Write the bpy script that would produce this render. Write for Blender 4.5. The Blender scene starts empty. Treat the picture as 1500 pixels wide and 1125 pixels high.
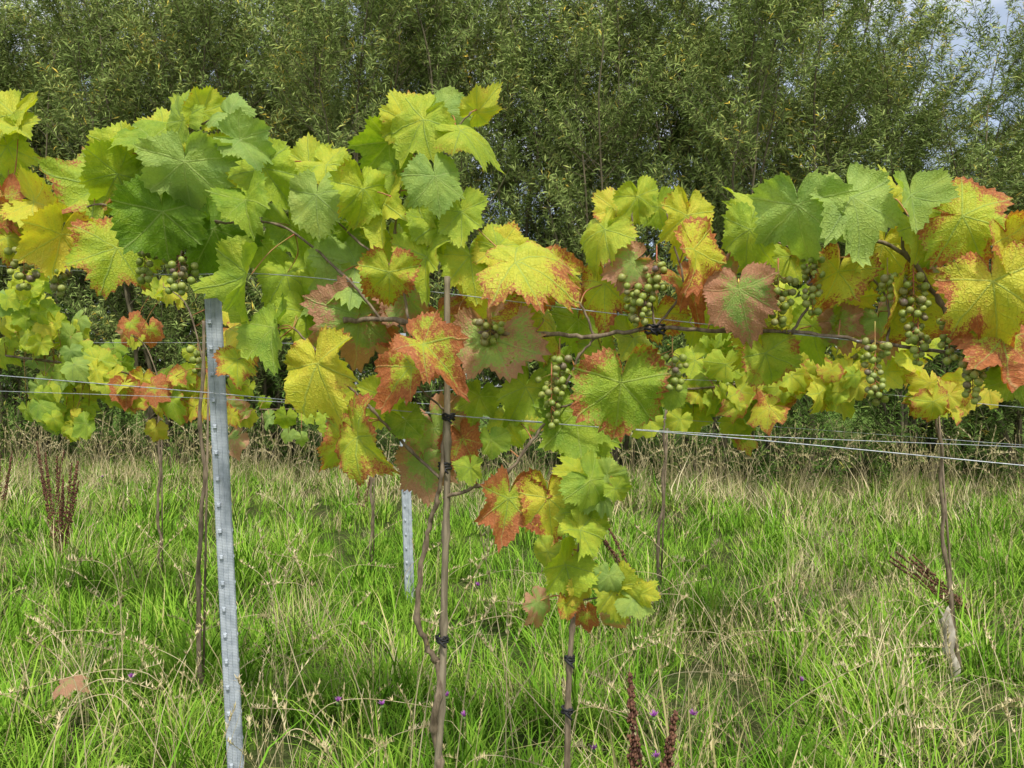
import bpy, math, random
import numpy as np
from mathutils import Vector, Euler, Matrix, noise as mnoise
random.seed(11); rng=np.random.default_rng(7)
R=random.uniform
sc=bpy.context.scene
sc.view_settings.view_transform='Standard'; sc.view_settings.look='None'; sc.view_settings.exposure=0
H=1.5
def P(u,v,d): return Vector(((u-750)/1200*d, d, H-(v-562.5)/1200*d))
def rowd(u): return 2.85-0.75*u/1500.0

# ------------------------------------------------------------ node helper
class G:
    def __init__(s,tree): s.t=tree; s.n=tree.nodes; s.l=tree.links
    def put(s,sock,val):
        if val is None: return
        if isinstance(val,bpy.types.NodeSocket): s.l.new(val,sock)
        else:
            if sock.type=='RGBA' and hasattr(val,'__len__') and len(val)==3: val=tuple(val)+(1,)
            sock.default_value=val
    def m(s,op,a,b=None,c=None,clamp=False):
        n=s.n.new('ShaderNodeMath'); n.operation=op; n.use_clamp=clamp
        s.put(n.inputs[0],a); s.put(n.inputs[1],b); s.put(n.inputs[2],c); return n.outputs[0]
    def mix(s,f,a,b,bt='MIX'):
        n=s.n.new('ShaderNodeMix'); n.data_type='RGBA'; n.blend_type=bt
        s.put(n.inputs[0],f); s.put(n.inputs[6],a); s.put(n.inputs[7],b); return n.outputs[2]
    def noise(s,vec,scale,detail=3,rough=.5,out=0):
        n=s.n.new('ShaderNodeTexNoise'); s.put(n.inputs['Vector'],vec); n.inputs['Scale'].default_value=scale
        n.inputs['Detail'].default_value=detail; n.inputs['Roughness'].default_value=rough; return n.outputs[out]
    def ramp(s,f,stops,interp='LINEAR'):
        n=s.n.new('ShaderNodeValToRGB'); s.put(n.inputs[0],f); e=n.color_ramp.elements; n.color_ramp.interpolation=interp
        while len(e)<len(stops): e.new(.5)
        for k,(p,c) in zip(e,stops): k.position=p; k.color=tuple(c)+(1,) if len(c)==3 else c
        return n.outputs[0]
    def mr(s,v,a,b,c=0,d=1,smooth=True):
        n=s.n.new('ShaderNodeMapRange'); n.interpolation_type='SMOOTHSTEP' if smooth else 'LINEAR'
        s.put(n.inputs[0],v)
        for i,x in zip((1,2,3,4),(a,b,c,d)): s.put(n.inputs[i],x)
        return n.outputs[0]
    def attr(s,name):
        n=s.n.new('ShaderNodeAttribute'); n.attribute_name=name; return n
    def sep(s,v):
        n=s.n.new('ShaderNodeSeparateXYZ'); s.put(n.inputs[0],v); return n.outputs
    def bump(s,h,strength=.3,dist=.01):
        n=s.n.new('ShaderNodeBump'); s.put(n.inputs['Height'],h); n.inputs['Strength'].default_value=strength; n.inputs['Distance'].default_value=dist; return n.outputs[0]
def newmat(name):
    m=bpy.data.materials.new(name); m.use_nodes=True; m.node_tree.nodes.clear(); return m,G(m.node_tree)
def finish(g,col,rough=.6,trans=0,tcol=None,normal=None,metal=0,spec=.4):
    b=g.n.new('ShaderNodeBsdfPrincipled'); g.put(b.inputs['Base Color'],col); g.put(b.inputs['Roughness'],rough)
    b.inputs['Metallic'].default_value=metal; b.inputs['Specular IOR Level'].default_value=spec
    if normal is not None: g.put(b.inputs['Normal'],normal)
    o=g.n.new('ShaderNodeOutputMaterial'); last=b.outputs[0]
    if trans>0:
        t=g.n.new('ShaderNodeBsdfTranslucent'); g.put(t.inputs[0],tcol if tcol is not None else col)
        x=g.n.new('ShaderNodeMixShader'); x.inputs[0].default_value=trans
        g.l.new(last,x.inputs[1]); g.l.new(t.outputs[0],x.inputs[2]); last=x.outputs[0]
    g.l.new(last,o.inputs[0])
def matte(g,col,normal=None):
    b=g.n.new('ShaderNodeBsdfDiffuse'); g.put(b.inputs[0],col)
    if normal is not None: g.put(b.inputs['Normal'],normal)
    o=g.n.new('ShaderNodeOutputMaterial'); g.l.new(b.outputs[0],o.inputs[0])
def geo(g): return g.n.new('ShaderNodeNewGeometry').outputs['Position']
def islerand(g): return g.n.new('ShaderNodeNewGeometry').outputs['Random Per Island']

# ------------------------------------------------------------ materials
def mat_vineleaf():
    m,g=newmat('vine_leaf_mat')
    lp=g.sep(g.attr('lp').outputs['Vector']); x,y,fr=lp[0],lp[1],lp[2]
    lt=g.attr('lt'); c=g.sep(lt.outputs['Vector']); yel,red,seed=c[0],c[1],c[2]; pale=lt.outputs['Alpha']
    cv=g.n.new('ShaderNodeCombineXYZ'); g.put(cv.inputs[0],x); g.put(cv.inputs[1],y); g.put(cv.inputs[2],g.m('MULTIPLY',seed,37.0))
    vec=cv.outputs[0]
    best=None; bs=None
    wob=g.m('MULTIPLY',g.m('SUBTRACT',g.noise(vec,3,1),.5),.12)
    for a in (0,48,-48,103,-103):
        a=math.radians(a); sx,sy=math.sin(a),math.cos(a)
        s=g.m('ADD',g.m('MULTIPLY',x,sx),g.m('MULTIPLY',y,sy))
        t=g.m('ABSOLUTE',g.m('ADD',g.m('SUBTRACT',g.m('MULTIPLY',x,sy),g.m('MULTIPLY',y,sx)),g.m('MULTIPLY',wob,s)))
        t=g.m('ADD',t,g.m('MULTIPLY',g.m('LESS_THAN',s,0),5.0))
        if best is None: best,bs=t,s
        else:
            lt_=g.m('LESS_THAN',t,best)
            bs=g.m('ADD',g.m('MULTIPLY',lt_,s),g.m('MULTIPLY',g.m('SUBTRACT',1,lt_),bs))
            best=g.m('MINIMUM',best,t)
    main=g.mr(best,.004,.022,1,0)
    wb=g.m('MULTIPLY',g.m('SUBTRACT',g.noise(vec,5,2),.5),.18)
    ph=g.m('FRACT',g.m('MULTIPLY',g.m('ADD',g.m('SUBTRACT',bs,g.m('MULTIPLY',best,.8)),wb),6.0))
    tri=g.m('ABSOLUTE',g.m('SUBTRACT',ph,.5))
    sec=g.m('MULTIPLY',g.mr(tri,.0,.09,1,0),.42)
    vein=g.m('MAXIMUM',main,sec)
    vo=g.n.new('ShaderNodeTexVoronoi'); vo.feature='DISTANCE_TO_EDGE'; g.put(vo.inputs['Vector'],vec); vo.inputs['Scale'].default_value=17
    net=g.mr(vo.outputs['Distance'],0,.16,1,0)
    n1=g.noise(vec,2.0,3); n2=g.noise(vec,13,4,.7); n3=g.noise(vec,38,2,.6)
    yy=g.m('ADD',yel,g.m('ADD',g.m('MULTIPLY',g.m('SUBTRACT',n1,.5),.55),g.m('MULTIPLY',g.m('SUBTRACT',n2,.5),.25)))
    yy=g.m('SUBTRACT',yy,g.m('MULTIPLY',g.m('MULTIPLY',vein,.16),g.m('GREATER_THAN',yel,.45)))
    col=g.ramp(yy,[(0,(.085,.19,.015)),(.28,(.21,.36,.028)),(.5,(.45,.57,.048)),(.75,(.73,.69,.065)),(1,(.83,.60,.08))])
    col=g.mix(g.m('MULTIPLY',pale,.7),col,(.38,.54,.21))
    rm=g.m('ADD',g.m('MULTIPLY',g.m('POWER',fr,2.0),.75),g.m('MULTIPLY',g.m('SUBTRACT',n1,.5),1.9))
    rm=g.m('ADD',rm,g.m('MULTIPLY',g.m('SUBTRACT',n2,.5),1.4))
    rm=g.m('ADD',rm,g.m('MULTIPLY',g.m('SUBTRACT',n3,.5),1.3))
    rm=g.m('SUBTRACT',rm,g.m('MULTIPLY',vein,.18))
    thr=g.m('SUBTRACT',1.14,g.m('MULTIPLY',red,1.1))
    rmask=g.mr(g.m('SUBTRACT',rm,thr),-.15,.25)
    rmask=g.m('MULTIPLY',rmask,g.m('GREATER_THAN',red,.02))
    redc=g.mix(g.mr(n2,.35,.65),(.66,.16,.09),(.42,.055,.045)); redc=g.mix(pale,redc,(.66,.33,.25))
    col=g.mix(g.m('MULTIPLY',rmask,.86),col,redc)
    edge=g.m('MULTIPLY',g.mr(g.m('ADD',fr,g.m('MULTIPLY',g.m('SUBTRACT',n2,.5),.25)),.94,1.02),g.m('MINIMUM',g.m('MULTIPLY',red,1.2),.7))
    col=g.mix(g.m('MULTIPLY',edge,.6),col,(.30,.09,.045))
    spots=g.m('MULTIPLY',g.mr(g.noise(vec,20,2),.65,.72),g.m('MINIMUM',g.m('MULTIPLY',yel,1.0),.8))
    col=g.mix(g.m('MULTIPLY',spots,.5),col,(.34,.17,.05))
    col=g.mix(g.m('MULTIPLY',vein,.24),col,(.66,.70,.30))
    col=g.mix(g.m('MULTIPLY',net,.12),col,g.mix(1,col,(.35,.45,.2),'MULTIPLY'))
    h=g.m('SUBTRACT',g.m('MULTIPLY',g.m('SUBTRACT',1,vein),.8),g.m('MULTIPLY',net,.35))
    nb=g.bump(h,.6,.006)
    finish(g,col,.55,.42,g.mix(1,col,(1.0,1.05,.35),'MULTIPLY'),nb,spec=.3)
    return m
M_leaf=mat_vineleaf()
def simple(name,c1,c2,scale=20,rough=.7,trans=0,bump=0,metal=0,spec=.3,stretch=None):
    m,g=newmat(name); p=geo(g)
    if stretch:
        mp=g.n.new('ShaderNodeMapping'); g.put(mp.inputs[0],p); mp.inputs['Scale'].default_value=stretch; p=mp.outputs[0]
    n=g.noise(p,scale,4,.6); col=g.mix(g.mr(n,.3,.7),c1,c2)
    finish(g,col,rough,trans,None,g.bump(n,bump,.005) if bump else None,metal,spec); return m
M_cane=simple('cane_mat',(.10,.072,.045),(.26,.20,.13),60,.75,bump=.7,stretch=(1,1,.25))
M_stake=simple('bamboo_stake_mat',(.14,.115,.075),(.34,.28,.19),50,.75,bump=.6,stretch=(1,1,.15))
M_pet=simple('petiole_mat',(.42,.10,.06),(.34,.30,.07),25,.5)
M_tie=simple('rubber_tie_mat',(.012,.012,.014),(.03,.03,.03),30,.5)
M_wire=simple('wire_mat',(.30,.32,.34),(.50,.52,.55),80,.45,metal=.5)
M_bark=simple('willow_bark_mat',(.09,.075,.04),(.20,.17,.10),8,.85,stretch=(1,1,.3))
M_dock=simple('dock_seed_mat',(.085,.035,.025),(.20,.095,.05),60,.8)
M_straw=simple('straw_mat',(.46,.37,.19),(.62,.53,.32),12,.7)
M_purple=simple('knapweed_flower_mat',(.32,.07,.36),(.46,.16,.5),90,.7)
M_grn=simple('weed_mat',(.07,.14,.02),(.14,.23,.05),30,.6)
M_guard=simple('guard_mat',(.30,.26,.19),(.52,.47,.38),20,.8)
def mat_grape():
    m,g=newmat('grape_mat'); r=islerand(g)
    col=g.ramp(r,[(0,(.20,.26,.04)),(.6,(.31,.36,.07)),(.92,(.24,.22,.08)),(1,(.14,.09,.08))])
    n=g.noise(geo(g),90,3); col=g.mix(g.mr(n,.45,.75,0,.35),col,(.42,.46,.26))
    b=g.n.new('ShaderNodeBsdfPrincipled'); g.put(b.inputs['Base Color'],col); b.inputs['Roughness'].default_value=.42
    b.inputs['Specular IOR Level'].default_value=.35
    o=g.n.new('ShaderNodeOutputMaterial'); g.l.new(b.outputs[0],o.inputs[0]); return m
M_grape=mat_grape()
def mat_blade(name,stops,patch=True):
    m,g=newmat(name); f=g.attr('rnd').outputs['Fac']
    if patch: f=g.m('ADD',f,g.m('MULTIPLY',g.m('SUBTRACT',g.noise(geo(g),.9,2),.5),.8))
    matte(g,g.ramp(f,stops)); return m
M_grass=mat_blade('grass_blade_mat',[(0,(.06,.15,.012)),(.4,(.145,.31,.025)),(.78,(.25,.40,.045)),(.94,(.37,.43,.10)),(1,(.54,.46,.22))])
M_dry=mat_blade('dry_grass_mat',[(0,(.26,.25,.09)),(.5,(.49,.41,.21)),(1,(.68,.59,.37))])
M_will=mat_blade('willow_leaf_mat',[(0,(.10,.15,.04)),(.45,(.22,.29,.08)),(.8,(.37,.44,.135)),(.92,(.50,.50,.13)),(1,(.80,.56,.08))])
M_shaded=mat_blade('shaded_leaf_mat',[(0,(.035,.07,.012)),(.5,(.085,.15,.03)),(.85,(.16,.25,.05)),(1,(.35,.34,.08))])  # dark bush green, darkened further to paint in the shade inside the hedge
def mat_ground():
    m,g=newmat('ground_mat'); p=geo(g)
    n=g.noise(p,1.2,5,.6); n2=g.noise(p,25,4,.7)
    col=g.mix(g.mr(n,.35,.65),(.06,.11,.02),(.12,.12,.05)); col=g.mix(g.mr(n2,.3,.7),col,(.035,.045,.015))
    d=g.sep(p)[1]; col=g.mix(g.mr(d,16,40),col,(.12,.19,.04))
    matte(g,col,g.bump(n2,.8,.05)); return m
M_ground=mat_ground()
def mat_steel():
    m,g=newmat('galvanised_steel_mat'); tc=g.n.new('ShaderNodeTexCoord').outputs['Object']
    s=g.sep(tc); a=g.m('ADD',s[0],s[2]); b=g.m('SUBTRACT',s[0],s[2])
    k=g.m('MULTIPLY',g.m('SINE',g.m('MULTIPLY',a,560)),g.m('SINE',g.m('MULTIPLY',b,560)))
    n=g.noise(tc,30,4); n2=g.noise(tc,6,3)
    col=g.mix(g.mr(n,.3,.7),(.32,.36,.40),(.48,.52,.56)); col=g.mix(g.mr(n2,.5,.8,0,.5),col,(.27,.29,.31))
    col=g.mix(g.m('MULTIPLY',g.mr(k,.2,.9),.30),col,(.20,.22,.25))
    finish(g,col,.6,0,None,g.bump(k,.5,.0012),.1,.35); return m
M_steel=mat_steel()

# ------------------------------------------------------------ mesh buffer
class MB:
    def __init__(s): s.v=[]; s.f=[]; s.n=0; s.mi=[]; s.r=[]
    def add(s,v,f,mi=0,r=None):
        s.v.extend([tuple(a) for a in v]); s.f.extend([tuple(i+s.n for i in q) for q in f]); s.mi.extend([mi]*len(f)); s.n+=len(v)
        s.r.extend([R(0,1) if r is None else r]*len(v))
    def obj(s,name,mats,parent=None,smooth=True):
        me=bpy.data.meshes.new(name); me.from_pydata(s.v,[],s.f)
        for m in mats: me.materials.append(m)
        if len(mats)>1: me.polygons.foreach_set('material_index',s.mi)
        if smooth: me.polygons.foreach_set('use_smooth',[True]*len(s.f))
        a=me.attributes.new('rnd','FLOAT','POINT'); a.data.foreach_set('value',s.r)
        me.update(); o=bpy.data.objects.new(name,me); sc.collection.objects.link(o)
        if parent: o.parent=parent
        return o
    def arr(s): return (np.array(s.v),np.array(s.f,dtype=np.int64),np.array(s.r),np.array(s.mi))
def empty(name,loc=(0,0,0)):
    e=bpy.data.objects.new(name,None); sc.collection.objects.link(e); return e
def catmull(pts,k=6):
    pts=[Vector(p) for p in pts]; out=[]; n=len(pts)
    for i in range(n-1):
        p0=pts[max(i-1,0)];p1=pts[i];p2=pts[i+1];p3=pts[min(i+2,n-1)]
        for j in range(k):
            t=j/k; out.append(.5*((2*p1)+(p2-p0)*t+(2*p0-5*p1+4*p2-p3)*t*t+(3*p1-p0-3*p2+p3)*t**3))
    out.append(pts[-1]); return out
def tube(mb,pts,r0,r1,sides=6,mi=0,knob=0,cap=True):
    n=len(pts); vs=[]; fs=[]; up=None
    for i,p in enumerate(pts):
        d=(pts[min(i+1,n-1)]-pts[max(i-1,0)]); d=d.normalized() if d.length>1e-9 else Vector((0,0,1))
        if up is None: up=d.orthogonal().normalized()
        up=(up-d*up.dot(d)).normalized(); s=d.cross(up)
        r=r0+(r1-r0)*i/max(n-1,1)
        if knob and i%knob==0: r*=1.4
        for k in range(sides):
            a=2*math.pi*k/sides; vs.append(p+(up*math.cos(a)+s*math.sin(a))*r)
    for i in range(n-1):
        for k in range(sides):
            a=i*sides+k; b=i*sides+(k+1)%sides; fs.append((a,b,b+sides,a+sides))
    if cap: fs.append(tuple(range(sides))[::-1]); fs.append(tuple((n-1)*sides+k for k in range(sides)))
    mb.add(vs,fs,mi)
def realise(name,temps,pts,rots,scls,idx,mats,smooth=False,keep=.55):
    VV=[];FF=[];RR=[];MI=[];off=0
    pts=np.array([tuple(p) for p in pts]); rots=np.array(rots); scls=np.array(scls); idx=np.array(idx)
    for k,(V,F,r,mi) in enumerate(temps):
        sel=np.where(idx==k)[0]
        if len(sel)==0: continue
        M=np.array([np.array(Euler(tuple(rots[i])).to_matrix())*scls[i][None,:] for i in sel])
        W=np.einsum('nij,vj->nvi',M,V)+pts[sel][:,None,:]
        n=len(sel); nv=len(V); VV.append(W.reshape(-1,3))
        FF.append((F[None]+(np.arange(n)*nv)[:,None,None]).reshape(-1,4)+off); off+=n*nv
        RR.append((r[None]*keep+rng.uniform(0,1,n)[:,None]*(1-keep)).ravel()); MI.append(np.tile(mi,n))
    V=np.concatenate(VV).astype(np.float32); F=np.concatenate(FF).astype(np.int32); r=np.concatenate(RR).astype(np.float32); mi=np.concatenate(MI).astype(np.int32)
    me=bpy.data.meshes.new(name); me.vertices.add(len(V)); me.vertices.foreach_set('co',V.ravel())
    me.loops.add(F.size); me.loops.foreach_set('vertex_index',F.ravel())
    me.polygons.add(len(F)); me.polygons.foreach_set('loop_start',np.arange(0,F.size,4,dtype=np.int32))
    try: me.polygons.foreach_set('loop_total',np.full(len(F),4,dtype=np.int32))
    except Exception: pass
    for m in mats: me.materials.append(m)
    if len(mats)>1: me.polygons.foreach_set('material_index',mi)
    if smooth: me.polygons.foreach_set('use_smooth',np.ones(len(F),dtype=bool))
    a=me.attributes.new('rnd','FLOAT','POINT'); a.data.foreach_set('value',r)
    me.update(calc_edges=True); print(name,len(F)); return me
def link(name,me,parent=None):
    o=bpy.data.objects.new(name,me); sc.collection.objects.link(o); o.parent=parent; return o

# ------------------------------------------------------------ vine leaves
def leaf_outline(N):
    key=[(0,1.0),(10,.93),(22,.82),(29,.77),(38,.84),(50,.94),(60,.87),(72,.77),(80,.75),(92,.80),(104,.86),(120,.79),(138,.73),(154,.70),(166,.60),(174,.30),(180,.12)]
    ka=np.array([k[0] for k in key]); kr=np.array([k[1] for k in key])
    th=np.linspace(-180,180,N,endpoint=False)+180/N
    lob=R(.7,1.9); kr=.83+(kr-.83)*np.where(ka<150,lob,1)
    r=np.interp(np.abs(th),ka,kr)
    a=np.where(np.arange(N)%2==0,1,-1)*.042*np.clip(r*1.6-.3,0,1)
    big=np.where(np.arange(N)%6==random.choice([0,2,4]),.06,0); r=r*(1+a*rng.uniform(.5,1.5,N)+big)
    return np.radians(th),r
class Leaves:
    def __init__(s): s.V=[];s.F=[];s.lp=[];s.lt=[];s.n=0
    def add(s,base,t,nrm,size,typ,hi=True):
        N=84 if hi else 36
        rings=[.12,.26,.40,.54,.67,.79,.88,.95,1.0] if hi else [.4,.75,1.0]
        th,r=leaf_outline(N); r=r*(1+.05*np.sin(th+R(0,6))+.06*np.sin(th*2+R(0,6))+.04*np.sin(th*3+R(0,6)))
        fr=np.concatenate([[0.0]]+[np.full(N,q) for q in rings])
        X=np.concatenate([[0.0]]+[np.sin(th)*r*q for q in rings]); Y=np.concatenate([[0.0]]+[np.cos(th)*r*q for q in rings])
        T=np.concatenate([[0.0]]+[th for q in rings]); rr=np.hypot(X,Y)
        asp=R(.92,1.1)
        fold=random.choice([R(-.1,.25),R(.1,.55),R(.4,.95)]) if hi else R(-.1,.5)
        cup=R(-.50,.10); k=random.choice([2,3,4,5]); wa=R(.07,.22)
        Z=np.sqrt(X*X+.01)*fold + cup*rr**2 + wa*rr**2*np.sin(k*T+R(0,6)) + R(.03,.07)*rr**2*np.sin(9*T+R(0,6))*fr
        Z+= -R(-.05,.7)*np.clip(Y,0,1)**2
        Z+= -R(0,.6)*np.clip(X*random.choice([-1,1])-.2,0,1)**1.5
        for va in (0,48,-48,103,-103):
            dv=np.abs((np.degrees(T)-va+180)%360-180); Z-= .055*np.exp(-(dv/9)**2)*np.clip(rr*2,0,1)*(.4+.6*fr)
        Z+= .020*np.sin(X*19+R(0,6))*np.sin(Y*17+R(0,6)) + .008*np.sin(X*41+R(0,6))*np.sin(Y*37+R(0,6))
        cu=R(-.15,.30); Z+= cu*np.clip(fr-.6,0,1)**2*6*(.5+.5*np.sin(T*2+R(0,6)))
        t=Vector(t).normalized(); nrm=Vector(nrm); nrm=(nrm-t*nrm.dot(t)).normalized(); b=t.cross(nrm)
        sc_=size/1.5
        A=np.array([b,t,nrm]); W=np.stack([X*asp*(1-.22*abs(fold)),Y,Z],1)@A*sc_+np.array(base)
        F=[(0,1+k2,2+k2) for k2 in range(N-1)]
        for q in range(len(rings)-1):
            o=1+q*N
            for k2 in range(N-1): F.append((o+k2,o+N+k2,o+N+k2+1,o+k2+1))
        s.V.append(W); s.F.extend([tuple(i+s.n for i in f) for f in F])
        s.lp.append(np.stack([X,Y,fr],1)); y,rd,pl=typ
        c=np.tile(np.array([y,rd,R(0,1),pl]),(len(X),1)); s.lt.append(c); s.n+=len(X)
    def obj(s,name,parent):
        V=np.concatenate(s.V); me=bpy.data.meshes.new(name); me.from_pydata(V.tolist(),[],s.F); me.materials.append(M_leaf)
        a=me.attributes.new('lp','FLOAT_VECTOR','POINT'); a.data.foreach_set('vector',np.concatenate(s.lp).astype(np.float32).ravel())
        a=me.attributes.new('lt','FLOAT_COLOR','POINT'); a.data.foreach_set('color',np.concatenate(s.lt).astype(np.float32).ravel())
        me.polygons.foreach_set('use_smooth',[True]*len(s.F)); me.update()
        o=bpy.data.objects.new(name,me); sc.collection.objects.link(o); o.parent=parent; return o
TY={'d':(.29,0,0),'g':(.44,0,.06),'l':(.43,0,.6),'y':(.58,.06,0),'b':(.78,.24,0),'o':(.70,.60,0),'r':(.64,1.0,0),'p':(.50,.9,.7),'e':(.50,.48,0)}
def typ(c):
    y,r,p=TY[c]; return (min(1,max(0,y+R(-.09,.09))),max(0,r+R(-.1,.1)) if r>.03 else 0,max(0,min(1,p+R(-.1,.1))))

LV="""
12 178 85 -30 y 0|30 190 60 60 y -.05|18 228 85 10 y .05|5 300 70 20 r 0|62 300 80 80 b -.05|8 335 95 0 r .05|86 358 98 0 b -.08|20 355 60 40 o .03|0 265 60 10 y .1
262 168 72 -150 g 0|300 155 62 170 y 0|345 172 66 60 l -.05|205 202 92 -110 g 0|240 190 70 -160 y .05|172 228 84 -80 y .03|128 284 112 -70 e .05|270 255 108 5 l -.16|165 268 92 -30 y -.03|205 262 80 30 g .02
188 240 70 -60 g .08|240 330 118 20 d -.1|165 378 104 -15 e -.05|362 305 82 20 g -.15|365 212 80 80 l -.08|398 262 100 35 g .02|330 245 86 0 y .06|322 352 112 30 d 0|298 300 100 0 d .1|362 420 112 -10 g -.08
422 412 76 30 g .02|452 232 72 -170 y .05|488 248 84 40 y 0|463 300 88 10 l -.08|532 292 88 10 y -.05|505 398 122 -60 l .0|478 425 108 40 g .05|398 495 100 -15 g -.08|448 472 84 20 g .03|345 500 76 -10 b .05|348 535 60 0 o .06
470 550 118 5 b -.15|525 482 126 0 p .04|570 412 82 0 o -.1|562 218 78 -60 g .04|612 188 92 -20 g 0|590 165 70 -150 y .05|655 172 82 60 l 0|688 192 84 80 y -.03|705 158 56 120 y 0|640 272 84 30 l -.08|612 300 84 -10 g .04
560 312 100 -10 y 0|592 258 64 30 g .06|642 340 88 10 y .03|676 322 74 20 g 0|625 392 96 -10 y .02|690 386 86 20 y .04|735 352 66 150 y 0|775 388 128 80 o -.14|742 372 80 30 b .05|805 402 92 60 o .02|632 515 102 50 r -.14|592 548 90 -30 r -.1
730 515 124 20 p .02|800 482 106 10 o .04|848 480 74 0 g .1|885 430 90 -10 o 0|878 348 84 -20 y -.05|902 298 62 170 b 0|936 298 62 20 y 0|966 312 54 10 g 0|1005 330 86 10 b .02|1022 382 104 30 o -.1|1010 425 84 20 r 0
915 388 66 -60 p -.05|940 410 60 30 p .05|908 582 132 10 e -.16|845 622 112 20 g .02|862 648 82 50 g .05|765 580 84 -20 y .03|535 652 112 35 o -.14|500 655 80 -20 o -.02|622 690 88 -10 p .03|645 642 100 30 p .05|682 652 66 10 r .08
600 622 56 30 g 0|742 745 92 -25 r -.12|805 745 92 20 o -.14|690 692 42 0 g -.05|720 652 46 0 g 0|742 622 60 30 y .05
1096 308 74 -150 g .02|1095 350 84 -30 g 0|1168 320 118 10 l -.1|1102 380 66 0 y .05|1255 305 116 15 l -.1|1225 285 70 150 g .04|1335 300 84 10 l -.08|1352 342 92 40 y 0|1392 352 76 20 g .03|1290 372 84 -20 b .05|1222 412 88 0 o 0
1265 388 74 10 y .06|1432 320 124 75 o -.1|1385 300 66 -60 r -.02|1478 360 84 50 o -.1|1300 285 60 170 y .05|1458 435 140 10 o -.15|1475 512 118 10 r -.08|1392 418 88 -20 p .05|1312 455 112 -10 o .04|1290 480 80 20 p .08|1085 438 96 -20 p -.05
1120 488 106 0 b .05|1050 460 66 20 y .08|1125 530 86 10 e .06|932 508 84 0 y .08|1492 562 62 20 g 0|1242 452 74 0 b .1|1192 490 80 0 y .1|985 580 44 0 g .05|1160 385 60 0 y .08|1370 400 70 0 o .1
575 360 70 0 y .08|520 340 76 0 g .1|430 345 90 0 g .12|260 300 90 0 g .14|200 340 80 0 d .14|385 370 80 0 g .12|600 450 80 0 p .1|700 440 76 0 o .1|650 470 70 20 r .05|820 545 64 0 g .1|560 480 70 20 r .08|960 470 66 0 o .08|1020 470 70 0 y .1
220 230 70 0 g .15|430 440 70 0 g .12|760 460 70 0 y .12|880 520 70 0 e .12|500 590 50 20 y .06|1340 400 80 0 y .12|700 590 60 0 g .08|560 590 66 10 y .1|1180 370 60 0 b .12|1230 480 60 10 p .08|1060 400 60 10 p .06"""
LV2="""820 838 84 -20 y -.05|855 788 78 30 y -.03|872 712 78 40 g -.05|896 700 52 60 l -.08|842 692 52 -100 y -.04|905 870 78 20 y -.06|935 882 52 60 l -.08|852 868 56 0 b -.03|790 890 52 10 p .03|900 905 48 0 p .04|835 760 50 -30 y .0|865 755 60 10 y .02|860 905 40 0 r .02|800 815 56 -40 y .02|830 890 44 0 o .0|885 730 50 80 l -.06|905 720 40 40 y -.04|890 850 46 -30 l -.08|918 850 44 120 y -.05|945 870 40 60 y -.06|870 770 50 60 y -.02|845 830 60 30 y .02|882 690 44 160 y -.02"""
shoots=[
 ([(640,1140,0),(648,1000,.0),(651,860,.01),(655,700,0),(655,560,0),(655,405,0)],'stake'),
 ([(638,968,.0),(612,905,-.02),(622,800,.0),(640,735,-.01),(648,690,-.02),(650,600,.03)],.0095),
 ([(650,730,0),(700,712,-.02),(745,690,-.03),(775,650,-.02),(812,600,0),(850,520,0),(880,490,0)],.006),
 ([(645,700,0),(600,660,.0),(545,600,-.02),(505,560,-.04),(470,520,-.05),(430,480,0)],.0055),
 ([(505,470,0),(590,470,0),(650,484,0),(720,488,0),(800,490,0),(870,492,0),(960,480,0),(1060,484,0),(1160,487,0),(1270,500,0),(1390,517,0)],.0085),
 ([(600,475,0),(590,420,.02),(578,340,0),(595,250,0),(640,215,0),(690,165,0)],.0045),
 ([(590,400,0),(520,350,0),(470,290,0),(450,240,0)],.004),
 ([(560,470,0),(500,400,0),(410,330,.02),(320,325,0),(270,300,0),(240,230,0),(300,180,0),(350,165,0)],.0045),
 ([(320,325,0),(230,330,0),(150,300,0),(60,320,0),(10,300,0)],.004),
 ([(960,480,0),(950,420,0),(930,350,0),(925,300,0)],.004),
 ([(960,480,0),(1000,420,0),(985,350,0),(975,300,0)],.004),
 ([(1160,487,0),(1190,430,0),(1175,380,.0),(1130,350,0),(1090,340,0)],.0042),
 ([(1410,505,-.02),(1375,440,0),(1325,372,0),(1240,340,0),(1180,330,0)],.0075),
 ([(1325,372,0),(1325,320,0),(1400,300,0),(1440,320,0)],.0045),
 ([(1390,517,0),(1440,470,0),(1480,440,0),(1520,430,0)],.0045),
 ([(870,492,0),(845,440,0),(790,410,0),(740,375,0)],.004),
 ([(700,712,-.02),(760,720,-.05),(790,700,-.05)],.003),
 ([(650,600,0),(610,560,-.05),(600,500,-.03)],.0035),
 ([(812,600,0),(870,580,-.05),(905,545,-.06)],.0035),
 ([(1300,505,0),(1300,440,.03),(1270,400,.03),(1240,360,.03)],.004),
]
vine=empty('grapevine')
cm=MB(); sm=MB(); shootpts=[]
for pts,r in shoots:
    q=catmull([P(u,v,rowd(u)+o) for u,v,o in pts],8)
    if r=='stake':
        b=q[0].copy(); b.z=-.1; b.x-=.01; q=[b]+q
        tube(sm,q,.0115,.0095,8,knob=7); continue
    q=[p+Vector((R(-1,1),R(-1,1),R(-1,1)))*r*.5 for p in q]
    tube(cm,q,r,r*.55,7,knob=8); shootpts+=q
q=[Vector((P(640,968,rowd(640)).x+.010*math.sin(i*1.1),rowd(640)+.014*math.cos(i*1.1)-.008,P(640,968,rowd(640)).z*(1-i/14))) for i in range(15)]
tube(cm,catmull(q,4),.010,.014,7,knob=9)
cm.obj('canes',[M_cane],vine); sm.obj('bamboo_cane',[M_stake],vine)
SP=np.array([tuple(p) for p in shootpts])
pm=MB()
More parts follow.
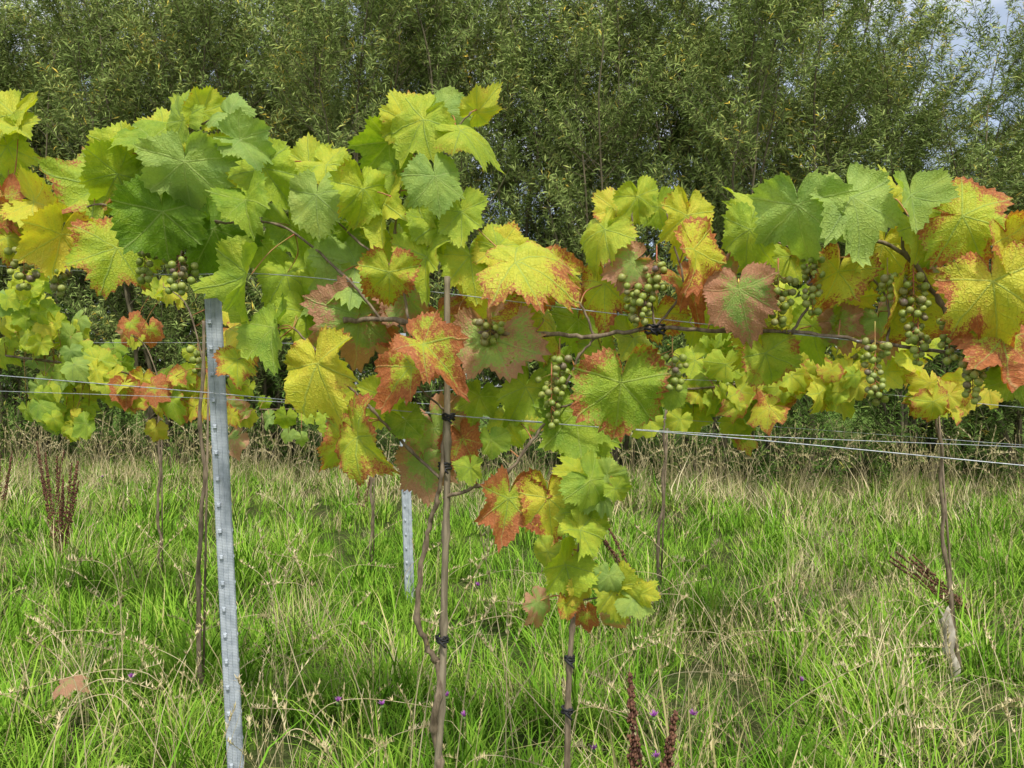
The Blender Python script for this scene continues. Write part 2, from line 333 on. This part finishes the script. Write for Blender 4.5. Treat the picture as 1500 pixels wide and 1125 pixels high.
def do_leaves(L,text,depthf,sp,hi=True,gain=1.03):
    for e in text.replace('\n','|').split('|'):
        if not e.strip(): continue
        u,v,w,a,c,do=e.split(); u,v,w,a,do=map(float,(u,v,w,a,do))
        d=depthf(u)+do+R(-.04,.04); size=w*gain/1200*d; cen=P(u,v,d)
        a=math.radians(a+R(-20,20)); t=Vector((math.sin(a),R(-.7,.25),-math.cos(a)))
        n=Vector((R(-1.0,.9),-1,R(-.2,1.1))); t.normalize()
        base=cen-t*size*.16
        L.add(base,t,n,size,typ(c),hi)
        k=np.argmin(((sp-np.array(base))**2).sum(1)); q=Vector(sp[k]); 
        if (q-base).length<.30:
            mid=(q+base)/2+Vector((R(-.02,.02),.02,R(.0,.03)))
            tube(pm,catmull([q,mid,base+Vector((0,.004,0))],5),.0024,.0017,5)
L=Leaves(); do_leaves(L,LV,rowd,SP)
L.obj('leaves',vine)
gm=MB()
def ico():
    import bmesh
    bm=bmesh.new(); bmesh.ops.create_icosphere(bm,subdivisions=2,radius=1); v=[x.co.copy() for x in bm.verts]; f=[tuple(y.index for y in x.verts) for x in bm.faces]; bm.free(); return v,f
IV,IF=ico()
def bunch(u,v,w,h,n,d=None):
    w*=.92; n=int(n*1.25)
    d=(rowd(u)-.03 if d is None else d)
    top=P(u,v-h/2,d); W=w/1200*d/2; Hh=h/1200*d; r=5.7/1200*d; placed=[]; tries=0
    while len(placed)<n and tries<3000:
        tries+=1; t=R(0,1)**.9; rad=W*(1-.62*t)*math.sqrt(R(.1,1)); a=R(0,6.283)
        c=top+Vector((rad*math.cos(a),rad*math.sin(a)*.9,-t*Hh))
        rr=r*R(.75,1.12)
        if all((c-q[0]).length>(rr+q[1])*.84 for q in placed): placed.append((c,rr))
    for c,rr in placed:
        gm.add([c+x*rr for x in IV],IF)
        ax=Vector((top.x,top.y,c.z+r*1.5)); tube(pm,[c,ax],.0011,.0011,4)
    tube(pm,[top+Vector((0,0,.05)),top-Vector((0,0,Hh))],.0022,.001,5)
for b in [(35,392,62,60,22),(85,410,40,40,10),(212,385,40,60,18),(262,405,66,56,26),(935,440,70,72,34),(962,405,46,44,12),(1140,440,62,70,28),(1190,415,46,90,24),(1338,450,58,100,34),(1345,505,40,60,16),(1425,545,50,86,24),(1282,540,50,84,26),(985,545,60,48,18),(808,590,50,70,20),(820,540,40,40,10),(718,488,60,36,14),(1390,500,40,60,12),(1300,425,30,40,8)]: bunch(*b)
gm.obj('grapes',[M_grape],vine)
tm=MB()
def tie(p,r=.017,h=.012):
    for k in range(3):
        c=Vector(p)+Vector((R(-.002,.002),0,(k-1)*h*.6)); q=[c+Vector((math.cos(a)*r*R(.9,1.15),math.sin(a)*r,R(-.004,.004))) for a in np.linspace(0,6.283,13)]
        tube(tm,q,.0035,.0035,5)
    tube(tm,[Vector(p)+Vector((-.01,-r,0)),Vector(p)+Vector((.012,-r-.008,-.02))],.004,.003,5)
for u,v in [(652,683),(648,936),(657,610)]: tie(P(u,v,rowd(u)))
for dx in (0,.02): tie(P(960,482,rowd(960))+Vector((dx-.01,0,0)),.018,.016)
pm.obj('petioles',[M_pet],vine); tm.obj('ties',[M_tie],vine)

# ---- lower shoot vine, growing just in front of the row
v2=empty('grapevine'); DL=2.28; d2=lambda u:DL
c2=MB(); pm=MB()
q=catmull([Vector((P(826,1100,DL).x,DL,-.05)),P(831,1100,DL),P(833,1000,DL),P(838,920,DL),P(846,850,DL),P(850,780,DL),P(862,700,DL)],8)
tube(c2,q,.0105,.004,7,knob=6); q2=catmull([P(846,880,DL),P(880,875,DL-.02),P(925,868,DL-.04)],6); tube(c2,q2,.003,.002,6)
c2.obj('trunk',[M_cane],v2)
sp2=np.array([tuple(p) for p in q+q2]); L=Leaves(); do_leaves(L,LV2,d2,sp2,True,.97); L.obj('leaves',v2); pm.obj('petioles',[M_pet],v2)
tm=MB(); tie(P(831,1040,DL),.013,.01); tie(P(834,965,DL),.012,.01); tm.obj('ties',[M_tie],v2)

# ---- background rows
def backvine(clusters,trunks,canes,grapes=()):
    global pm,gm
    e=empty('grapevine'); L=Leaves(); pm=MB(); c=MB(); gm=MB(); pts=[]
    for pl,d,r in canes:
        q=catmull([P(u,v,d) for u,v in pl],6); tube(c,q,r,r*.6,6,knob=5); pts+=q
    for (u0,v0,u1,v1,d) in trunks:
        a=P(u0,v0,d); b=P(u1,v1,d); b.z=-.05
        q=[a.lerp(b,t)+Vector((R(-.014,.014),R(-.01,.01),0)) for t in np.linspace(0,1,14)]
        tube(c,catmull(q,3),.007,.012,7,knob=5); pts+=q[:4]
        tube(c,[a.lerp(b,t)+Vector((.018,.01,0)) for t in (0,1)],.005,.006,6)
    sp=np.array([tuple(p) for p in pts])
    for (u,v,su,sv,n,d,pool) in clusters:
        for _ in range(n):
            uu=random.gauss(u,su*.55); vv=random.gauss(v,sv*.55); dd=d+R(-.25,.25)
            a=R(-1.2,1.2); t=Vector((math.sin(a),R(-.4,.2),-math.cos(a))); nn=Vector((R(-.7,.7),-1,R(0,1.1)))
            size=R(.09,.17); base=P(uu,vv,dd)-t.normalized()*size*.16
            L.add(base,t,nn,size,typ(random.choice(pool)),False)
            k=np.argmin(((sp-np.array(base))**2).sum(1)); qq=Vector(sp[k])
            if (qq-base).length<.35: tube(pm,[qq,(qq+base)/2+Vector((0,0,.02)),base],.002,.0016,4)
    for b in grapes: bunch(*b)
    c.obj('canes',[M_cane],e); L.obj('leaves',e); pm.obj('petioles',[M_pet],e)
    if grapes: gm.obj('grapes',[M_grape],e)
pl='ggyyyylb'
backvine([(50,480,55,40,34,4.8,pl),(30,420,40,25,10,4.6,pl),(110,545,60,45,40,4.8,pl),(100,610,45,30,20,4.8,pl),(170,560,40,40,18,4.8,'yyboge'),(240,580,45,40,22,4.7,'boore'),(240,430,25,15,5,4.5,'by'),(200,495,20,20,4,4.7,'rp'),(340,600,28,40,11,4.4,'rpooy'),(345,490,20,40,10,4.4,'byo'),(290,540,30,30,8,4.6,'yyo')],
 [(232,560,234,800,6.2),(300,470,290,1040,3.75)],[([(0,520),(80,530),(160,540),(240,560),(300,540)],4.75,.007),([(240,580),(215,510),(190,490)],4.7,.004),([(300,540),(275,450),(240,420)],4.4,.005)],[(290,530,30,40,9,4.5)])
backvine([(1010,590,50,30,18,4.3,pl),(1075,600,35,32,14,4.2,'ygyo'),(1130,585,45,30,12,4.2,'yyor'),(1220,560,60,40,28,4.1,'yybbyo'),(1300,530,60,45,34,4.1,'yybby'),(1380,590,40,30,16,4.1,'yyob'),(1060,510,60,40,26,4.2,'gyy'),(1160,500,60,50,26,4.2,pl),(1250,470,60,40,20,4.2,'yyb'),(1400,470,60,40,14,4.2,'yyg'),(1100,450,60,30,12,4.2,'gyl'),(780,600,50,30,10,4.3,'gye'),(950,560,40,30,8,4.3,'yg')],
 [(975,600,962,890,5.3),(1370,590,1402,990,4.15)],[([(900,560),(1000,570),(1100,560),(1250,540),(1380,570),(1500,560)],4.2,.007),([(1100,560),(1090,500),(1070,450)],4.2,.004),([(1250,540),(1240,480),(1250,440)],4.2,.004)],[(1240,520,40,60,12,4.1),(1290,565,40,50,12,4.1),(1070,560,30,40,8,4.1)])
backvine([(480,610,60,25,8,5.6,'gy'),(430,625,30,20,4,5.6,'gl')],[(545,600,543,860,6.2)],[([(380,600),(480,600),(600,610)],5.6,.005)])

# ------------------------------------------------------------ wires
def wire(pts,r=.0013,name='trellis_wire'):
    mb=MB(); tube(mb,catmull(pts,10),r,r,6); mb.obj(name,[M_wire])
def rp(u,v,o=0): return P(u,v,rowd(u)+o)
wire([rp(-300,370),rp(180,400),rp(400,402),rp(655,430),rp(955,466),rp(1380,513),rp(1800,560)])
wire([rp(-300,524),rp(0,550),rp(325,577),rp(655,608),rp(1080,642),rp(1500,682),rp(1800,710)],.0016)
wire([P(-300,565,3.6),P(0,573,3.55),P(450,591,3.4),P(980,632,3.2),P(1500,655,3.1),P(1800,670,3.0)])
wire([P(-200,503,4.8),P(300,502,4.8),P(590,505,4.8)])
wire([P(600,575,4.3),P(1000,556,4.2),P(1500,597,4.1),P(1900,630,4.0)])
wire([P(600,590,4.4),P(900,608,4.3),P(1500,652,4.2),P(1900,680,4.1)])

# ------------------------------------------------------------ steel posts
def post(u0,v0,u1,v1,d,w):
    top=P(u0,v0,d); bot=P(u1,v1,d); dirv=(bot-top).normalized(); bot=top+dirv*((top.z+.3)/-dirv.z)
    Lg=(top-bot).length; mb=MB(); h=w/2; th=.0022
    outer=[(-h+.012,.034),(-h,.034),(-h,.004),(-h+.004,0),(-.010,0),(-.007,.004),(.007,.004),(.010,0),(h-.004,0),(h,.004),(h,.034),(h-.012,.034)]
    inner=[(-h+.012,.034-th),(-h+th,.034-th),(-h+th,.005),(-h+.005,th),(-.011,th),(-.008,.004+th),(.008,.004+th),(.011,th),(h-.005,th),(h-th,.005),(h-th,.034-th),(h-.012,.034-th)]
    prof=outer+inner[::-1]; n=len(prof)
    vs=[];fs=[]
    for z in (0,Lg):
        for x,y in prof: vs.append((x,y,z))
    for k in range(n): fs.append((k,(k+1)%n,n+(k+1)%n,n+k))
    m=len(outer)
    for k in range(m-1): fs.append((n+k,n+k+1,n+n-2-k,n+n-1-k))
    mb.add(vs,fs)
    z=.12
    while z<Lg-.03:
        x=-h*.45
        q=[(x-.007,0,z),(x+.007,0,z),(x+.007,0,z+.016),(x-.007,0,z+.016),(x-.004,-.010,z+.003),(x+.004,-.010,z+.003),(x+.004,-.008,z+.012),(x-.004,-.008,z+.012)]
        mb.add(q,[(0,1,5,4),(1,2,6,5),(2,3,7,6),(3,0,4,7),(4,5,6,7)])
        x=h
        q=[(x,.006,z),(x,.014,z),(x,.014,z+.012),(x,.006,z+.012),(x+.004,.008,z+.004),(x+.004,.012,z+.004),(x+.003,.012,z+.013),(x+.003,.008,z+.013)]
        mb.add(q,[(0,1,5,4),(1,2,6,5),(2,3,7,6),(3,0,4,7),(4,5,6,7)])
        z+=.095
    o=mb.obj('steel_post',[M_steel],smooth=False); o.location=bot
    zz=-dirv; xx=Vector((1,.25,0)); xx=(xx-zz*xx.dot(zz)).normalized(); yy=zz.cross(xx)
    o.rotation_euler=Matrix((xx,yy,zz)).transposed().to_euler()
post(310,412,345,1130,2.98,.056); post(588,488,601,890,5.5,.062)

# ------------------------------------------------------------ ground
def gz(x,y): return .06*mnoise.noise(Vector((x*.35,y*.35,0)))*min(1,max(0,(y-1)/3.0))
xs=np.concatenate([np.linspace(-400,-30,12),np.linspace(-25,25,100),np.linspace(30,400,12)]); ys=np.concatenate([np.linspace(-60,-3,10),np.linspace(-2,26,80),np.linspace(30,600,20)])
mb=MB(); nx=len(xs); mb.add([(x,y,gz(x,y)) for y in ys for x in xs],[(j*nx+i,j*nx+i+1,(j+1)*nx+i+1,(j+1)*nx+i) for j in range(len(ys)-1) for i in range(nx-1)])
mb.obj('ground',[M_ground])

# ------------------------------------------------------------ grass
def blade(mb,base,az,L,w,lean,curve,seg=4,mi=0):
    d=Vector((math.cos(az),math.sin(az),0)); s=Vector((-math.sin(az),math.cos(az),0)); p=Vector(base); ang=lean; vs=[]
    for i in range(seg+1):
        t=i/seg; ww=w*(1-t**1.6)*.5+.0002
        vs+= [p-s*ww,p+s*ww]; ang=lean+curve*t*t*1.2; p=p+(d*math.sin(ang)+Vector((0,0,math.cos(ang))))*L/seg
    mb.add(vs,[(2*i,2*i+1,2*i+3,2*i+2) for i in range(seg)],mi)
gt=[]
def tuft(n,rad,h0,h1,w,mi,curve=1.4,seg=4):
    mb=MB()
    for _ in range(n):
        a=R(0,6.283); r=rad*math.sqrt(R(0,1)); blade(mb,(r*math.cos(a),r*math.sin(a),-.01),a+R(-1.4,1.4),R(h0,h1)*R(.7,1.2),R(w*.5,w),R(0,.8),R(.2,curve),seg,mi)
    gt.append(mb.arr())
for i in range(6): tuft(42,.11,.08,.31+.03*i,.009,0,2.5)
tuft(28,.14,.15,.42,.0055,1,2.2); tuft(28,.18,.12,.34,.0045,1,2.6)
def stalks(n,h0,h1,curve):
    mb=MB()
    for _ in range(n):
        az=R(0,6.283); p=Vector((R(-.12,.12),R(-.12,.12),-.02)); d=Vector((math.cos(az),math.sin(az),0)); Lh=R(h0,h1); pts=[p.copy()]; lean=R(0,.35); cv=R(.1,curve)
        for k in range(8):
            ang=lean+cv*(k/8)**2; p=p+(d*math.sin(ang)+Vector((0,0,math.cos(ang))))*Lh/8; pts.append(p.copy())
        tube(mb,pts,.0019,.001,3,mi=1,cap=False)
        for k in range(26):
            t=.74+.26*k/26; f=t*8; j=min(int(f),7); c=pts[j].lerp(pts[j+1],f-j); a=R(0,6.283)
            blade(mb,c,a,R(.012,.028),.005,R(.2,.8),.3,2,1)
    gt.append(mb.arr())
stalks(4,.42,.7,1.2); stalks(3,.55,.9,1.8)
mb=MB()
for _ in range(20): blade(mb,(R(-.1,.1),R(-.1,.1),0),R(0,6.28),R(.06,.16),R(.014,.026),R(.2,.9),R(.3,1.2),4,0)
gt.append(mb.arr())
for i in range(3): tuft(22,.10,.10,.36,.013,0,2.2,2)
tuft(20,.14,.15,.42,.009,1,2.2,2)
pts=[];rots=[];scl=[];idx=[]
def addg(x,y,i,s,sz=None):
    pts.append((x,y,gz(x,y))); rots.append((R(-.15,.15),R(-.15,.15),R(0,6.283))); scl.append((s,s,(sz or s))); idx.append(i)
def hedge_y(x): return 12.3-.2*x
y=1.4
while y<17:
    dens=58 if y<5 else (42 if y<8 else 36); 
    hw=.70*y+1.4; dy=.1; n=int(dens*2*hw*dy)
    for _ in range(n):
        x=R(-hw,hw); yy=y+R(0,dy)
        if yy>hedge_y(x)+1.5: continue
        pn=mnoise.noise(Vector((x*.6,yy*.5,3.1))); pn2=mnoise.noise(Vector((x*1.7,yy*1.7,9.1)))
        far=min(1,max(0,(yy-7.5)/3)); dryp=.05+.48*max(0,pn)**1.15+.24*far+(.10 if x>.6 else 0)
        s=R(.6,1.1)*(1+1.35*pn2); s=max(.35,s); lo=yy>7.5
        if R(0,1)<dryp: addg(x,yy,14 if lo else random.choice([6,7]),s*1.1)
        elif R(0,1)<.06: addg(x,yy,10,s)
        else: addg(x,yy,random.randint(11,13) if lo else random.randint(0,5),s,s*R(.65,1.1))
        if R(0,1)<(.030+.09*max(0,pn)+.05*far): addg(x,yy,random.choice([8,8,9]),R(.6,1.0))
    y+=dy
for _ in range(90):
    y=R(2.3,4.2); addg(R(-.7,.7)*y,y,random.choice([8,9]),R(.5,.9))
for _ in range(420):
    x=R(-11,11); addg(x,hedge_y(x)-R(-.2,1.6),random.choice([8,9,9]),R(1.0,1.6))
print('tufts',len(pts))
link('meadow_grass',realise('meadow_grass',gt,pts,rots,scl,idx,[M_grass,M_dry],smooth=True,keep=.6))

sm=MB()
def straw(a,b,c,r=.0024):
    q=catmull([a,b,c],10); tube(sm,q,r,r*.5,5)
    for k in range(34):
        j=int(len(q)*.72+k*.28*len(q)/34); j=min(j,len(q)-1); blade(sm,q[j],R(0,6.28),R(.012,.03),.0055,R(.3,1.2),.4,2)
for u0,v0,u1,v1,u2,v2_,d in [(20,1120,120,1010,230,1010,2.7),(130,1090,110,1000,40,930,2.9),(260,1000,170,1020,60,1060,3),(500,1110,430,960,380,780,3),(560,1120,500,940,420,800,3.2),(600,1100,640,960,720,800,2.7),(660,1110,690,960,725,880,2.8),(760,1120,735,950,700,760,2.9),(900,1120,760,1000,700,930,3),(1000,1110,930,1060,850,1030,3),(1060,1100,1150,1040,1290,960,3),(180,920,170,850,100,820,3.5),(410,1120,420,1000,395,870,3.2),(595,1130,610,1020,640,900,2.6),(1300,1100,1330,950,1400,860,3.2),(1100,1000,1000,840,930,770,4),(350,1070,420,1075,480,1100,2.6),(0,1000,60,940,180,930,3.2),(740,1125,742,1000,745,880,2.9)]:
    a=P(u0,v0,d); a.z=min(a.z,.02); straw(a,P(u1,v1,d-.05),P(u2,v2_,d-.1))
for _ in range(85):
    d=R(2.5,5); u=R(-50,1550); a=Vector(((u-750)/1200*d,d,0)); L_=R(.5,.95); az=R(0,6.28); le=R(.2,1.0)
    dv=Vector((math.cos(az),math.sin(az)*.5,0)); straw(a,a+dv*L_*.3*le+Vector((0,0,L_*.5)),a+dv*L_*le+Vector((0,0,L_*(1-.6*le))),.0018)
sm.obj('dry_grass_stalks',[M_straw])

# ------------------------------------------------------------ weeds
def dock(u,v,d,h,n=4,lean=0,tk=1.0):
    mb=MB(); b=P(u,v,d); b.z=0
    for _ in range(n):
        az=R(0,6.283); tip=b+Vector((math.cos(az)*h*.15+lean*h,math.sin(az)*h*.12,h*R(.7,1)))
        q=catmull([b,b.lerp(tip,.5)+Vector((R(-.02,.02),0,0)),tip],8); tube(mb,q,.004,.002,5)
        for k in range(int(190*h*tk)):
            t=R(.3,1); c=b.lerp(tip,t); rr=.04*(1.15-t)
            a=R(0,6.28); c=c+Vector((math.cos(a)*rr*R(0,1),math.sin(a)*rr*R(0,1),0)); s=R(.004,.008)
            mb.add([c+Vector((s,0,0)),c+Vector((-s*.6,s,0)),c+Vector((-s*.5,-s,0)),c+Vector((0,0,s*1.3)),c-Vector((0,0,s*1.3))],[(0,1,3),(1,2,3),(2,0,3),(1,0,4),(2,1,4),(0,2,4)])
    mb.obj('dock_plant',[M_dock])
dock(88,830,6.6,.95,9); dock(75,730,9,1.0,4); dock(942,1100,2.4,.68,2,0,3.0); dock(950,830,5.6,.55,4,-.6,1.5); dock(1450,880,5.0,.5,5,-1.1,1.5); dock(0,700,9,.9,4); dock(975,880,5.4,.25,2); dock(530,720,9,.6,3)
def knap(u,v,d):
    mb=MB(); t=P(u,v,d); b=Vector((t.x+R(-.05,.05),t.y+.03,0)); tube(mb,catmull([b,(b+t)/2+Vector((R(-.02,.02),0,0)),t],5),.0016,.0012,4)
    mb.add([t+x*.007 for x in IV],IF,0)
    for _ in range(34): blade(mb,t+Vector((0,0,.004)),R(0,6.28),R(.012,.022),.004,R(.1,1.1),.4,2,1)
    mb.obj('knapweed_flower',[M_grn,M_purple])
for u,v,d in [(495,1030,2.6),(958,1052,2.35),(962,1112,2.3),(680,1052,2.6),(192,995,2.8),(700,860,3.4),(655,1022,2.7),(1015,1050,2.6),(1175,1000,3.0),(870,1100,2.5),(560,1035,2.7),(150,700,6)]: knap(u,v,d)
mb=MB(); c=P(1398,960,4.1); c.z=0
vs=[];fs=[]
for k in range(13):
    for j in range(9):
        a=j/8*5.2+k*.25; r=.024+.006*k/12; vs.append(c+Vector((math.cos(a)*r-.05*k/12+.012*math.sin(k*.9),math.sin(a)*r,.02+.34*k/12*(1-.12*math.sin(j*1.3)))))
for k in range(12):
    for j in range(8): fs.append((k*9+j,k*9+j+1,(k+1)*9+j+1,(k+1)*9+j))
mb.add(vs,fs); mb.obj('tree_guard',[M_guard])
e=empty('fallen_leaf'); L=Leaves(); p=P(95,1000,3.4); L.add(p,(1,-.2,.2),(0,-.5,1),.11,(.5,1.2,.8)); L.obj('blade',e)

# ------------------------------------------------------------ willows
st=[]
def wleaf(mb,p,d,L,w):
    d=Vector(d).normalized(); s=d.cross(Vector((R(-1,1),R(-1,1),R(-1,1)))).normalized(); n=d.cross(s); m=p+d*L*.45+n*L*.04; t=p+d*L-Vector((0,0,L*.15))
    mb.add([p,m-s*w/2,t,m+s*w/2],[(0,1,2,3)],0,R(0,1)**1.1)
for i in range(6):
    mb=MB(); Lh=R(.6,.95); pts_=[]; p=Vector((0,0,0)); bend=R(.2,.9)
    for k in range(5):
        a=bend*(k/4)**1.5; pts_.append(p.copy()); p=p+Vector((math.sin(a),0,math.cos(a)))*Lh/4
    tube(mb,pts_,.004,.0015,3,1,cap=False)
    for k in range(42):
        t=R(.05,1)*3.99; j=int(t); c=pts_[j].lerp(pts_[j+1],t-j); dd=(pts_[j+1]-pts_[j]).normalized(); a=R(0,6.283)
        side=Vector((math.cos(a),math.sin(a),0)); wleaf(mb,c,dd*R(.3,1.1)+side*R(.4,.9)-Vector((0,0,R(0,.4))),R(.08,.16),R(.012,.021))
    st.append(mb.arr())
def spr(pts,rots,scl,idx,p,out,s):
    d=(Vector((out.x,out.y,R(.6,1.7)))+Vector((R(-.5,.5),R(-.5,.5),R(-.3,.3)))).normalized()
    eu=(d.to_track_quat('Z','X')@Euler((0,0,R(0,6.283))).to_quaternion()).to_euler(); pts.append(p); rots.append(tuple(eu)); scl.append((s,s,s)); idx.append(random.randint(0,5))
def willow_mesh(k,h=8.5,nst=9,spread=1.0,nb=26,ns=8):
    mb=MB(); A=([],[],[],[])
    for _ in range(nst):
        az=R(0,6.283); o=Vector((math.cos(az),math.sin(az),0)); hh=h*R(.76,1.0); sp=R(.1,1.0)*spread
        b=Vector((0,0,-.1))+o*R(.05,.35); s_=[b]
        for k_ in range(1,10):
            t=k_/9; s_.append(b+o*sp*2.0*t**1.2+Vector((R(-.09,.09),R(-.09,.09),hh*t)))
        q=catmull(s_,3); tube(mb,q,R(.024,.044),.006,6)
        for _k in range(nb):
            t=R(.05,1)**.8; f=t*(len(q)-1); j=min(int(f),len(q)-2); p=q[j].lerp(q[j+1],f-j)
            a2=R(0,6.283); o2=Vector((math.cos(a2),math.sin(a2),0)); bl=R(.7,1.8)*(1.15-.6*t)
            en=p+o2*bl*.7+Vector((0,0,bl*R(.5,1.1))); mid=p.lerp(en,.5)+o2*.08
            tube(mb,catmull([p,mid,en],3),.012*(1.2-t),.004,4,cap=False)
            for r in range(ns):
                c=p.lerp(en,R(.15,1))+Vector((R(-.15,.15),R(-.15,.15),R(-.12,.12))); spr(*A,c,o2,R(.6,1.2))
        for r in range(9): spr(*A,q[-1]-Vector((0,0,R(0,1.0))),o*.3,R(.6,1.1))
    o=mb.obj('stems',[M_bark]); me=o.data; bpy.data.objects.remove(o)
    return me,realise('foliage',st,*A,[M_will,M_bark])
WM=[willow_mesh(k) for k in range(5)]
def willow(x,y,h,k,s=1.0):
    e=empty('willow_tree'); a,b=WM[k%5]; link('stems',a,e); link('foliage',b,e)
    e.location=(x,y,0); e.rotation_euler=(R(-.03,.03),R(-.03,.03),R(0,6.283)); e.scale=(s,s,h/8.5)
for i,x in enumerate(np.linspace(-12,12,17)):
    y=hedge_y(x)+R(-.4,.4)+1.2; px=750+x/y*1200
    top=R(-130,-30) if px<1260 else (R(20,50) if px<1350 else R(130,160))
    if px<140: top=R(20,60)
    willow(x,y,1.5+(562-top)/1200*y,i*3,R(.9,1.1))
for i,x in enumerate(np.linspace(-14,14,10)):
    y=hedge_y(x)+4.4; px=750+x/y*1200; top=R(-100,-30) if 200<px<1130 else (60 if px<1200 else 170)
    willow(x+R(-.5,.5),y,(1.5+(562-top)/1200*y),i*2+1,1.25)
A=([],[],[],[])
for _ in range(3400):
    x=R(-13,13); y=hedge_y(x)+R(-.5,2.6)-(1.5*math.exp(-((x-3.2)/1.5)**2)*R(0,1)); z=R(0,1)**1.2*2.6
    a=R(0,6.283); spr(*A,Vector((x,y,z)),Vector((math.cos(a),math.sin(a)-.4,0))*.9,R(.6,1.2))
link('hedge_undergrowth',realise('hedge_undergrowth',st,*A,[M_shaded,M_bark]))
mb=MB()
for _ in range(5200):
    x=R(-120,120); y=R(55,75); top=6+3*mnoise.noise(Vector((x*.06,0,5)))+1.5*mnoise.noise(Vector((x*.3,0,1))); z=R(0,top); s=R(.35,.9)
    a=Vector((R(-1,1),R(-1,1),R(-1,1))).normalized(); b=a.orthogonal().normalized(); c=a.cross(b); p=Vector((x,y,z))
    mb.add([p+b*s,p+c*s*.8,p-b*s,p-c*s*.7],[(0,1,2,3)])
mb.obj('distant_trees',[M_shaded],smooth=False)

# ------------------------------------------------------------ light
SE,SA=58,165
se,sa=math.radians(SE),math.radians(SA)
sd=Vector((math.sin(sa)*math.cos(se),math.cos(sa)*math.cos(se),math.sin(se)))
w=bpy.data.worlds.new('World'); sc.world=w; w.use_nodes=True; g=G(w.node_tree); w.node_tree.nodes.clear()
sk=g.n.new('ShaderNodeTexSky'); sk.sky_type='NISHITA'; sk.sun_disc=False; sk.sun_elevation=se; sk.sun_rotation=sa
tc=g.n.new('ShaderNodeTexCoord').outputs['Generated']; mp=g.n.new('ShaderNodeMapping'); g.put(mp.inputs[0],tc); mp.inputs['Scale'].default_value=(1,1,2.2)
dy=g.sep(tc)[1]
cl=g.mr(g.m('SUBTRACT',g.noise(mp.outputs[0],2.6,6,.6),g.m('MULTIPLY',dy,.08)),.34,.62)
cl=g.m('ADD',g.m('MULTIPLY',cl,.65),.24)
col=g.mix(cl,sk.outputs[0],(8.8,9.0,9.3))
bg=g.n.new('ShaderNodeBackground'); g.put(bg.inputs[0],col); bg.inputs[1].default_value=.15
ow=g.n.new('ShaderNodeOutputWorld'); g.l.new(bg.outputs[0],ow.inputs[0])
sl=bpy.data.lights.new('sun','SUN'); sl.energy=4.0; sl.angle=math.radians(5); sl.color=(1,.96,.88)
so=bpy.data.objects.new('sun',sl); sc.collection.objects.link(so); so.rotation_euler=sd.to_track_quat('Z','Y').to_euler()
# ------------------------------------------------------------ camera
cd=bpy.data.cameras.new('camera'); cd.sensor_width=36; cd.lens=28.8; cd.clip_end=2000; cd.clip_start=.05
co=bpy.data.objects.new('camera',cd); sc.collection.objects.link(co); co.location=(0,0,H); co.rotation_euler=(math.radians(90),0,0); sc.camera=co
